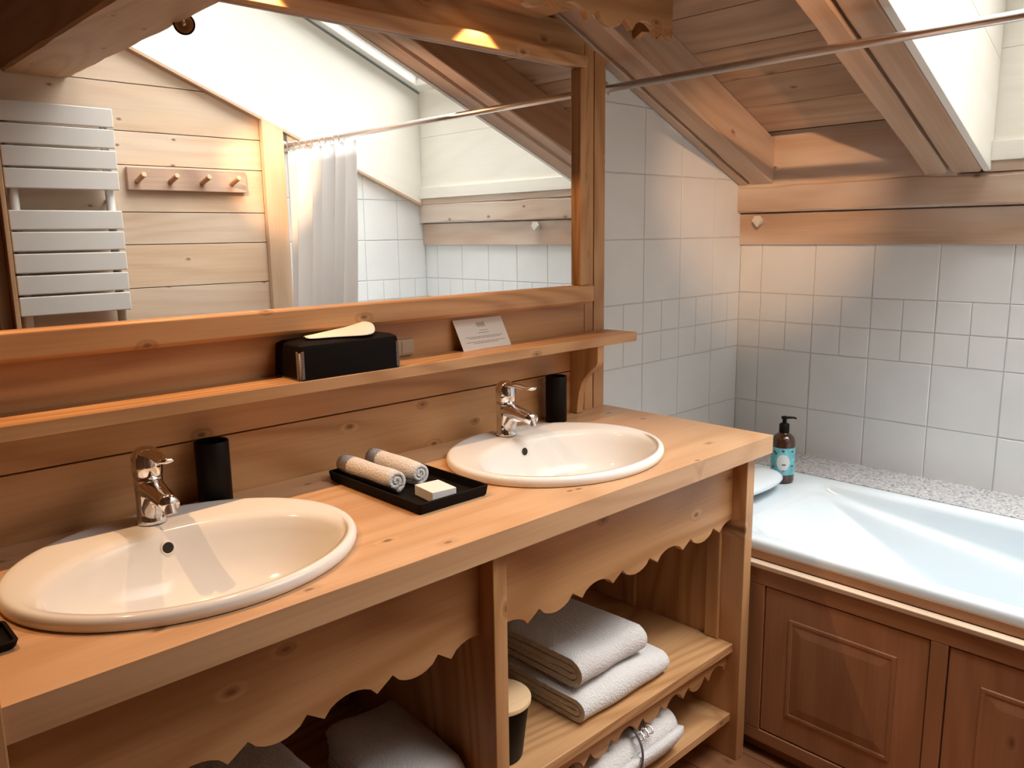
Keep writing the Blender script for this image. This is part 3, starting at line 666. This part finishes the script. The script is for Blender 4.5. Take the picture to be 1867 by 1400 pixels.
tag(link('boxed_soap', bm, M['soap'], bevel=0.001), 'small white boxed soap lying on the black tray', 'soap')

# ------------------------------------------------------------------ bath
TX0, TX1, TY0, TY1, TZ = 0.4875, 1.0785, -1.955, 0.018, 0.583
ba = thing('bathtub', 'white built-in bathtub below the skylight', 'bathtub', (0.8, -1.0, 0.05))
bm = BM(); nseg = 8
def bring(x0, x1, y0, y1, r, zf):
    pts = rrect(x0, x1, y0, y1, r, 0, nseg); out = []
    # add extra points along the long sides for the sloping arm rests
    full = []
    for i, p in enumerate(pts):
        q_ = pts[(i+1) % len(pts)]; full.append(p)
        if (i % (nseg+1)) == nseg:
            for k in range(1, 16): full.append(tuple(Vector(p).lerp(Vector(q_), k/16)))
    return [(p[0], p[1], zf(p[0], p[1]) if callable(zf) else zf) for p in full]
def ledge(x, y):
    t = max(0, min(1, (-0.44-y)/1.0)); e = max(0, min(1, (y+1.86)/0.15))
    return TZ - 0.022 - 0.145*t*e
def tz(x): return 0.559 + 0.024*(x-TX0)/(TX1-TX0)
def zl(k): return lambda x, y: tz(x) + k
rings = [bring(TX0, TX1, TY0, TY1, 0.02, 0.5335), bring(TX0, TX1, TY0, TY1, 0.02, zl(-0.014)), bring(TX0+0.003, TX1-0.003, TY0+0.003, TY1-0.003, 0.02, zl(-0.004)), bring(TX0+0.012, TX1-0.012, TY0+0.012, TY1-0.012, 0.02, zl(0)),
         bring(TX0+0.040, TX1-0.055, TY0+0.10, -0.400, 0.06, zl(0.0005)), bring(TX0+0.048, TX1-0.062, TY0+0.11, -0.415, 0.06, zl(-0.005)),
         bring(TX0+0.054, TX1-0.070, TY0+0.120, -0.440, 0.055, lambda x, y: ledge(x, y)+0.004), bring(TX0+0.058, TX1-0.076, TY0+0.122, -0.444, 0.05, ledge), bring(TX0+0.078, TX1-0.100, TY0+0.14, -0.458, 0.05, lambda x, y: ledge(x, y)-0.001),
         bring(TX0+0.084, TX1-0.107, TY0+0.145, -0.470, 0.05, lambda x, y: ledge(x, y)-0.006),
         bring(TX0+0.096, TX1-0.120, TY0+0.16, -0.54, 0.09, lambda x, y: ledge(x, y)*0.78+0.07),
         bring(TX0+0.125, TX1-0.150, TY0+0.22, -0.80, 0.15, 0.34), bring(TX0+0.150, TX1-0.175, TY0+0.27, -1.00, 0.12, 0.22), bring(TX0+0.19, TX1-0.215, TY0+0.34, -1.12, 0.08, 0.18), bring(TX0+0.26, TX1-0.28, TY0+0.6, -1.3, 0.02, 0.175)]
loft(bm, rings, False, True)
o = link('tub_shell', bm, M['acrylic'], ba, smooth=True, sub=1)
link('tub_drain', (lambda b_: (lathe(b_, 0.79, -1.55, [(0.03, 0.1795), (0.03, 0.183), (0.002, 0.184)]), b_)[1])(BM()), M['chrome'], ba, smooth=True)
# granite ledge
tag(link('stone_ledge', bx(1.0795, XE-0.0005, YF+0.001, YT-0.001, 0.53, 0.581), M['granite'], bevel=0.002), 'speckled grey granite ledge between the bathtub and the tiled wall', 'ledge')
# bath front panel
bp_ = thing('bath_surround', 'larch front panelling of the bathtub with raised square panels', 'panel', (0.48, -1.0, -0.05))
link('upper_board', bx(0.4855, 0.4995, TY0+0.002, -0.003, 0.5075, 0.5330), W['bathY'], bp_, bevel=0.002)
W['edge'] = wood('pale_ledge_strip', (0.62, 0.46, 0.33), (0.46, 0.31, 0.20), 'Y', knots=0.1)
link('ledge_strip', bx(0.4585, 0.4850, TY0+0.002, -0.003, 0.494, 0.5070), W['edge'], bp_, bevel=0.002)
XP = 0.466
link('rail', bx(XP, 0.4850, TY0+0.002, -0.003, 0.448, 0.4935), W['bathY'], bp_, bevel=0.0015)
link('rail', bx(XP, 0.4850, TY0+0.002, -0.003, -0.005, 0.029), W['bathY'], bp_, bevel=0.0015)
link('kick_board', bx(0.500, 0.512, TY0+0.002, -0.003, -0.0495, -0.006), W['bathY'], bp_)
stiles = [(-0.003, -0.573), (-0.987, -1.024), (-1.438, -1.475), (-1.890, TY0+0.002)]
for a_, b_ in stiles: link('stile', bx(XP, 0.4850, b_, a_, 0.030, 0.447), W['bath'], bp_, bevel=0.0015)
for (a_, b_) in zip(stiles, stiles[1:]):
    y1_, y0_ = a_[1]-0.0025, b_[0]+0.0025; zb_, zt_ = 0.0325, 0.4445
    t = link('door_panel', bx(XP+0.004, 0.4845, y0_, y1_, zb_, zt_), W['bath'], bp_, bevel=0.002)
    bm = BM()
    def R3(m_, x_): return [(x_, y0_+m_, zb_+m_), (x_, y1_-m_, zb_+m_), (x_, y1_-m_, zt_-m_), (x_, y0_+m_, zt_-m_)]
    loft(bm, [R3(0.068, XP+0.0042), R3(0.070, XP+0.0005), R3(0.078, XP+0.0005), R3(0.080, XP+0.0025), R3(0.105, XP-0.001), R3(0.108, XP-0.001)], True, True); link('raised_field', bm, W['bath'], t, bevel=0.0008)
# head cushion
bm = BM(); rings = []
for t, s_ in ((-1, 0.25), (-0.93, 0.62), (-0.75, 0.88), (-0.4, 1.0), (0, 1.04), (0.4, 1.0), (0.75, 0.88), (0.93, 0.62), (1, 0.25)):
    rings.append([(0.765+0.150*t, -0.335+0.075*s_*math.cos(2*PI*k/20), 0.612+0.027*s_*math.sin(2*PI*k/20)) for k in range(20)])
loft(bm, rings); tag(link('bath_pillow', bm, M['acrylic'], smooth=True, sub=1), 'rounded white bath headrest at the vanity end of the tub', 'headrest')
# bottle
bo_ = thing('pump_bottle', 'dark amber pump bottle with a teal label on the rim of the bathtub', 'bottle', (0.956, -0.350, TZ))
cx, cy, z0 = 0.957, -0.352, 0.5800
bm = BM(); lathe(bm, cx, cy, [(0.032, z0), (0.0355, z0+0.003), (0.0360, z0+0.006), (0.0360, z0+0.125), (0.0345, z0+0.137), (0.029, z0+0.147), (0.020, z0+0.154), (0.0145, z0+0.157), (0.0145, z0+0.162)], 48); link('flask', bm, M['amber'], bo_, smooth=True)
bm = BM(); lathe(bm, cx, cy, [(0.0364, z0+0.026), (0.0366, z0+0.027), (0.0366, z0+0.112), (0.0364, z0+0.113)], 48, False, False); link('label', bm, M['teal'], bo_, smooth=True)
dirc = math.atan2(-1.57-cy, -1.39-cx)
def curved(name, a0, zc_, ra, rz, mat, r_=0.0369, n_=28, th=0.0003):
    bm = BM(); ctr = []; K = 10
    for j in range(-K, K+1):
        for i in range(-K, K+1): pass
    V = {}
    for j in range(K+1):
        rho = j/K
        for i in range(n_):
            t = 2*PI*i/n_; an = a0 + ra*rho*math.cos(t)/r_; V[j, i] = bm.verts.new((cx+r_*math.cos(an), cy+r_*math.sin(an), z0+zc_+rz*rho*math.sin(t)))
            if j == 0: break
    for j in range(1, K+1):
        for i in range(n_):
            if j == 1: bm.faces.new((V[0, 0], V[1, i], V[1, (i+1) % n_]))
            else: bm.faces.new((V[j-1, i], V[j, i], V[j, (i+1) % n_], V[j-1, (i+1) % n_]))
    return link(name, bm, mat, bo_, smooth=True)
curved('label_disc', dirc+0.05, 0.067, 0.021, 0.026, M['labelc'])
curved('label_word', dirc+0.10, 0.060, 0.007, 0.0024, M['labeld'], 0.0371); curved('label_mark', dirc+0.10, 0.040, 0.005, 0.003, M['pink'], 0.0371)
for da, dz in ((-0.75, 0.100), (-0.6, 0.095), (0.85, 0.102), (-0.85, 0.050), (0.9, 0.055), (0.0, 0.104)): curved('label_sprig', dirc+da, dz, 0.005, 0.0035, M['labeld'], 0.0369)
bm = BM(); lathe(bm, cx, cy, [(0.0158, z0+0.158), (0.0160, z0+0.160), (0.0155, z0+0.184), (0.0125, z0+0.187), (0.0065, z0+0.188), (0.0065, z0+0.200), (0.009, z0+0.202), (0.0085, z0+0.209), (0.002, z0+0.211)], 32)
dv = Vector((0.62, -0.78, 0)); p = Vector((cx, cy, z0+0.2055))
tube(bm, [p - dv*0.010, p + dv*0.012, p + dv*0.028, p + dv*0.036 - Vector((0, 0, 0.003))], [0.0045, 0.0042, 0.0034, 0.0026], 12); o = link('pump', bm, M['black'], bo_); autosmooth(o, 0.8)

# ------------------------------------------------------------------ curtain rod and curtain
RX, RZ = 0.503, 1.776
rd_ = thing('curtain_rod', 'long brushed steel shower curtain rod across the room under the rafters', 'curtain rod', (RX, -0.97, RZ-0.02))
bm = BM(); tube(bm, [(RX, YF+0.006, RZ), (RX, YT-0.006, RZ)], 0.0105, 24); link('rod', bm, M['steel'], rd_, smooth=True)
for yy, sgn in ((YT-0.0065, -1), (YF+0.0065, 1)):
    bm = BM(); tube(bm, [(RX, yy, RZ), (RX, yy+sgn*0.006, RZ), (RX, yy+sgn*0.012, RZ)], [0.024, 0.023, 0.014], 24); link('flange', bm, M['steel'], rd_, smooth=False)
cu_ = thing('shower_curtain', 'gathered white shower curtain drawn to the far end of the rod', 'curtain', (RX, -1.65, 0.20))
bm = BM(); nu, nv = 150, 24; G = []
for j in range(nv+1):
    t = j/nv; z = 1.752 - t*(1.752-0.20); row = []
    ya = -1.925 + 0.055*t; yb = -1.375
    for i in range(nu+1):
        u = i/nu; ph = (u**1.25)*2*PI*5.0 + 0.7*math.sin(u*9)
        amp = 0.024 + 0.018*min(1, t*2) + 0.008*math.sin(u*23)
        y = ya + (yb-ya)*u + 0.010*math.sin(2*ph)*(0.4+t)
        x = RX - 0.002 + amp*math.sin(ph) + 0.012*t*math.sin(u*5+1)
        row.append(bm.verts.new((x - 0.105*t**1.3, y, z - 0.006*(1-t)*abs(math.sin(ph/2)))))
    G.append(row)
for a_, b_ in zip(G, G[1:]):
    for i in range(nu): bm.faces.new((a_[i], a_[i+1], b_[i+1], b_[i]))
o = link('curtain_cloth', bm, M['curtain'], cu_, smooth=True); md = o.modifiers.new('th', 'SOLIDIFY'); md.thickness = 0.0012
for k in range(9):
    y = -1.905 + 0.054*k + 0.006*math.sin(k*3); bm = BM()
    pts = [(RX+0.0155*math.sin(a_)*1.0, y+0.002*math.sin(a_*2), RZ-0.004+0.0185*math.cos(a_)) for a_ in [2*PI*q_/18 for q_ in range(18)]]
    pts.append(pts[0]); tube(bm, pts, 0.0016, 8, cap=False); link('ring', bm, M['chrome'], cu_, smooth=True)

# ------------------------------------------------------------------ towel radiator, peg rail, little pegs
ra = thing('towel_radiator', 'white flat-panel towel radiator on the far plank wall, seen in the mirror', 'radiator', (-0.45, YF+0.05, 0.95))
for z1_ in (1.862, 1.7845, 1.706, 1.628, 1.480, 1.4015, 1.3225, 1.2435, 1.165):
    link('slat', bx(-0.646, -0.256, YF+0.062, YF+0.082, z1_-0.0705, z1_), M['radiator'], ra, bevel=0.004, bseg=3)
for x_ in (-0.615, -0.284):
    bm = BM(); tube(bm, [(x_, YF+0.045, 0.90), (x_, YF+0.045, 1.85)], 0.0165, 20); link('tube', bm, M['radiator'], ra, smooth=True)
for x_, z_ in ((-0.284, 1.52), (-0.615, 1.52), (-0.284, 0.95), (-0.615, 0.95)):
    bm = BM(); tube(bm, [(x_, YF+0.001, z_), (x_, YF+0.045, z_)], 0.009, 12); link('wall_mount', bm, M['radiator'], ra, smooth=True)
pg = thing('peg_rail', 'weathered wooden peg rail with four pegs on the far plank wall', 'coat rack', (0.045, YF+0.01, 1.564))
link('backboard', bx(-0.204, 0.295, YF+0.001, YF+0.024, 1.564, 1.655), W['peg'], pg, bevel=0.003)
for x_ in (-0.167, -0.036, 0.098, 0.228):
    bm = BM(); tube(bm, [(x_, YF+0.023, 1.600), (x_+0.006, YF+0.088, 1.622)], 0.0105, 16); link('peg', bm, W['X'], pg, bevel=0.002)
def dpeg(y, label):
    bm = BM(); r_ = 0.021
    for xs, rr_ in (((1.2786, 1.258), 0.012),): prism(bm, [(y-rr_*0.7, 1.398+0.0), (y, 1.388), (y+rr_*0.7, 1.398), (y+rr_*0.7, 1.412), (y-rr_*0.7, 1.412)], 'YZ', xs[1], xs[0])
    prism(bm, [(y-r_, 1.404), (y, 1.381), (y+r_, 1.404), (y+0.010, 1.420), (y-0.010, 1.420)], 'YZ', 1.246, 1.258)
    return tag(link('wooden_peg', bm, M['whitepeg'], bevel=0.001), label, 'peg', 'small angular pegs under the wall plate')
dpeg(-0.061, 'small pale angular wooden peg under the wall beam, next to the tiled corner'); dpeg(-1.10, 'small pale angular wooden peg under the wall beam, below the skylight, seen in the mirror')

# swivel spots on the purlin beam
def swivel(x, y, z, aim, label, r=0.8):
    t = thing('swivel_spotlight', label, 'lamp', (x, y, z), 'swivel spots on the beam')
    c = Vector((x, y, z)); d_ = (Vector(aim)-c).normalized()
    bm = BM(); tube(bm, [(-0.3790, y, z+0.022), (-0.368, y, z+0.020), (x, y, z+0.004)], [0.014, 0.012, 0.004], 16); link('mount', bm, M['chrome'], t)
    sa = d_.cross(Vector((0, 0, 1))).normalized(); sb = sa.cross(d_)
    def along(bm, prof, cap0, cap1): loft(bm, [[c + d_*o_*r + (sa*math.cos(2*PI*k/28) + sb*math.sin(2*PI*k/28))*q_*r for k in range(28)] for o_, q_ in prof], cap0, cap1)
    bm = BM(); along(bm, [(-0.022, 0.010), (-0.017, 0.022), (0.012, 0.024), (0.0145, 0.0235), (0.0145, 0.0215), (0.010, 0.0205), (-0.006, 0.012)], True, True); link('housing', bm, M['black'], t, smooth=False)
    bm = BM(); along(bm, [(-0.0055, 0.003), (-0.004, 0.0115), (0.004, 0.0165), (0.010, 0.0200)], True, False); link('reflector', bm, M['copper'], t, smooth=True)
    bm = BM(); along(bm, [(-0.0050, 0.006), (0.002, 0.0065), (0.005, 0.003)], True, True); link('bulb', bm, M['chrome'], t, smooth=True)
    return t, c + d_*0.024
AIM1 = (1.27, -0.08, 1.44); AIM2 = (0.50, -1.95, 1.62)
swivel(-0.366, -0.895, 1.970, (-1.39, 1.51, 1.37), 'round swivel spotlight on the edge of the ceiling beam, facing the mirror', r=1.25)
_, SP1 = swivel(-0.340, -1.02, 2.020, AIM1, 'small lit swivel spotlight high on the beam, aimed at the tiled corner beside the mirror')
_, SP2 = swivel(-0.340, -1.20, 2.020, AIM2, 'small lit swivel spotlight high on the beam, aimed at the shower curtain')

# ------------------------------------------------------------------ towels and things in the vanity
def folded(name, x0, x1, y0, y1, z0, z1, label, group, layers=2, seed=1, lean=0.0):
    """towel folded with the rounded fold to the front (y0) and the layer ends at the sides"""
    rd = random.Random(seed); bm = BM(); H = z1-z0; g = 0.0032
    th = (H - g*(2*layers-1))/(2*layers); K = 10
    for l_ in range(layers):
        off = l_*(th+g); a_, b_ = z0+off, z1-off; yf = y0 + off*0.9
        ro = (b_-a_)/2; ri = max(ro-th, g); cz = (a_+b_)/2; cy_ = yf+ro
        out = [(y1-0.006*l_, a_)] + [(cy_ - ro*math.sin(PI*q_/12)*1.0, cz - ro*math.cos(PI*q_/12)) for q_ in range(13)] + [(y1-0.006*l_, b_)]
        inn = [(y1-0.006*l_, a_+th)] + [(cy_ - ri*math.sin(PI*q_/12), cz - ri*math.cos(PI*q_/12)) for q_ in range(13)] + [(y1-0.006*l_, b_-th)]
        # refine the straight runs
        def ref(P):
            o_ = [];
            for k in range(7): o_.append((P[0][0]+(P[1][0]-P[0][0])*k/7, P[0][1]))
            o_ += P[1:-1]
            for k in range(1, 8): o_.append((P[-2][0]+(P[-1][0]-P[-2][0])*k/7, P[-1][1]))
            return o_
        out, inn = ref(out), ref(inn); m_ = len(out); R = []
        for k in range(K+1):
            t = k/K; x_ = x0+(x1-x0)*t; e_ = 0.93 if k in (0, K) else 1.0
            wob = 0.0025*math.sin(5*t+seed)+0.0015*math.sin(13*t)
            R.append([bm.verts.new((x_ + rd.uniform(-0.001, 0.001)+lean*(p[0]-y0), p[0]+wob, z0+(p[1]-z0)*(e_ if p[1] > cz else 1)+0.004*math.sin(9*p[0]+7*t+seed)*(p[1]-z0)/H)) for p in out + inn[::-1]])
        n_ = 2*m_
        for A_, B_ in zip(R, R[1:]):
            for i in range(n_): bm.faces.new((A_[i], A_[(i+1) % n_], B_[(i+1) % n_], B_[i]))
        for A_ in (R[0], R[-1]):
            for i in range(m_-1): bm.faces.new((A_[i], A_[i+1], A_[n_-2-i], A_[n_-1-i]))
    o = link(name, bm, M['towel'], smooth=True)
    md = o.modifiers.new('b', 'BEVEL'); md.width = 0.003; md.segments = 2; md.limit_method = 'ANGLE'; md.angle_limit = 1.2
    return tag(o, label, 'towel', group)
folded('folded_towel', -0.158, 0.160, -0.495, -0.17, 0.2885, 0.352, 'large folded white towel lying on the upper shelf, under the smaller towel', 'folded towels in the right bay', seed=2)
folded('folded_towel', -0.142, 0.100, -0.468, -0.19, 0.3575, 0.425, 'smaller folded white towel on top of the larger one on the upper shelf', 'folded towels in the right bay', seed=5)
# left bay towels
roll(-0.34, -0.66, -0.495, 0.335, 0.046, 2.2, 0.014, 'rolled white towel in the dark left bay beside the divider', axis='X', name='rolled_towel') if False else None
folded('folded_towel', -0.660, -0.485, -0.475, -0.20, 0.2885, 0.368, 'rumpled white towel in the left bay beside the divider', 'towels in the left bay', layers=3, seed=8, lean=0.1)
folded('folded_towel', -0.960, -0.755, -0.450, -0.14, 0.2885, 0.430, 'tall folded towel deep in the left bay, mostly hidden by the apron', 'towels in the left bay', layers=3, seed=11)
# bin with wooden lid
bn = thing('lidded_container', 'tapered black container with a wooden lid beside the divider', 'container', (-0.365, -0.435, 0.288))
bm = BM(); lathe(bm, -0.352, -0.425, [(0.046, 0.2875), (0.048, 0.291), (0.062, 0.408), (0.0615, 0.411), (0.002, 0.411)], 40); o = link('container_body', bm, M['black'], bn); autosmooth(o, 0.8)
bm = BM(); lathe(bm, -0.352, -0.425, [(0.064, 0.4115), (0.067, 0.413), (0.067, 0.421), (0.065, 0.423), (0.002, 0.4235)], 40); o = link('lid', bm, W['lid'], bn); autosmooth(o, 0.8)
# rolled towel with cord on the lower shelf
rt = roll(-0.478, -0.140, 0.172, 0.1445, 0.059, 2.6, 0.020, 'rolled white towel with a grey cord and chrome clasp on the lower shelf', axis='X', name='rolled_towel')
bm = BM(); pts = [(-0.01+0.02*math.sin(a_), -0.478+0.0625*math.cos(a_), 0.1475+0.0625*math.sin(a_)) for a_ in [2*PI*q_/40 for q_ in range(41)]]; tube(bm, pts, 0.003, 8, cap=False)
ORG['rolled_towel'] = rt.location.copy(); link('cord', bm, M['cord'], rt, smooth=True)
bm = BM()
for q_, (cx_, cz_) in enumerate(((0.035, 0.2065), (0.052, 0.2075), (0.018, 0.2055))):
    tube(bm, [(cx_+0.009*math.cos(a_), -0.512+0.010*math.sin(a_), cz_-0.012+0.006*math.sin(a_)) for a_ in [2*PI*k/16 for k in range(17)]], 0.0024, 8, cap=False)
link('clasp', bm, M['chrome'], rt, smooth=True)

# ------------------------------------------------------------------ lights
def spot(name, loc, aim, power, size, blend, col, radius):
    l = bpy.data.lights.new(name, 'SPOT'); l.energy = power; l.spot_size = math.radians(size); l.spot_blend = blend; l.color = col; l.shadow_soft_size = radius
    o = bpy.data.objects.new(name, l); C.objects.link(o); o.location = loc
    o.rotation_euler = (Vector(aim)-Vector(loc)).to_track_quat('-Z', 'Y').to_euler(); return o
WARM = (1.0, 0.58, 0.28)
for x_, pw in zip(DL, (27, 20, 11)): spot('downlight_beam', (x_, -0.100, 1.903), (x_, -0.100, 1.0), pw, 92, 0.22, WARM, 0.006)
spot('swivel_beam', SP1, AIM1, 95, 29, 0.9, (1.0, 0.60, 0.33), 0.008)
spot('swivel_beam', SP2, AIM2, 120, 30, 0.9, (1.0, 0.60, 0.33), 0.008)
# portal in the skylight opening, for the daylight
al = bpy.data.lights.new('skylight_portal', 'AREA'); al.shape = 'RECTANGLE'; al.size = (SH_X1-SH_X0)*1.083; al.size_y = SH_Y1-SH_Y0; al.cycles.is_portal = True
ao = bpy.data.objects.new('skylight_portal', al); C.objects.link(ao)
xm_ = (SH_X0+SH_X1)/2; ao.location = (xm_, (SH_Y0+SH_Y1)/2, zw(xm_)+0.08); ao.rotation_euler = (0, math.atan(S), 0)

wd = bpy.data.worlds.new('world'); bpy.context.scene.world = wd; wd.use_nodes = True
nt = wd.node_tree; bg = nt.nodes['Background']
bg.inputs[0].default_value = (1.0, 0.955, 0.955, 1); bg.inputs[1].default_value = 17.0
# overcast sky: bright towards the zenith, dim towards the mountains on the horizon
tcw = N(nt, 'ShaderNodeTexCoord'); spw = N(nt, 'ShaderNodeSeparateXYZ'); L(nt, tcw.outputs['Generated'], spw.inputs[0])
gr = mrange(nt, spw.outputs[2], 0.40, 1.0, 0.22, 1.0)
L(nt, math_(nt, 'MULTIPLY', gr, 20.0), bg.inputs[1])

# ------------------------------------------------------------------ camera
cam = bpy.data.cameras.new('camera'); co = bpy.data.objects.new('camera', cam); C.objects.link(co); bpy.context.scene.camera = co
yaw, pitch, roll_, fpx = -0.7598, -0.1829, -0.0144, 1475.36
cy_, sy_ = math.cos(yaw), math.sin(yaw)
fwd = Vector((-sy_*math.cos(pitch), cy_*math.cos(pitch), math.sin(pitch))); r0 = fwd.cross(Vector((0, 0, 1))).normalized(); u0 = r0.cross(fwd)
cr, sr = math.cos(roll_), math.sin(roll_); r2_ = r0*cr + u0*sr; u2_ = u0*cr - r0*sr
Mx = Matrix((r2_, u2_, -fwd)).transposed().to_4x4(); Mx.translation = Vector((-1.3893, -1.5695, 0.5183+0.85)); co.matrix_world = Mx
cam.sensor_width = 36; cam.lens = fpx/1867*36; cam.clip_start = 0.02

for o in bpy.context.scene.objects:
    if o.parent is None:
        if o is co: Mx.translation.z += ZS; o.matrix_world = Mx
        else: o.location.z += ZS

sc = bpy.context.scene
sc.view_settings.view_transform = 'Standard'; sc.view_settings.look = 'None'; sc.view_settings.gamma = 1; sc.view_settings.use_curve_mapping = False
sc.view_settings.exposure = -0.22
sc.cycles.max_bounces = 10; sc.cycles.diffuse_bounces = 3; sc.cycles.glossy_bounces = 6; sc.cycles.transparent_max_bounces = 8
sc.cycles.sample_clamp_indirect = 6; sc.cycles.caustics_reflective = False; sc.cycles.caustics_refractive = False
sc.cycles.use_denoising = True
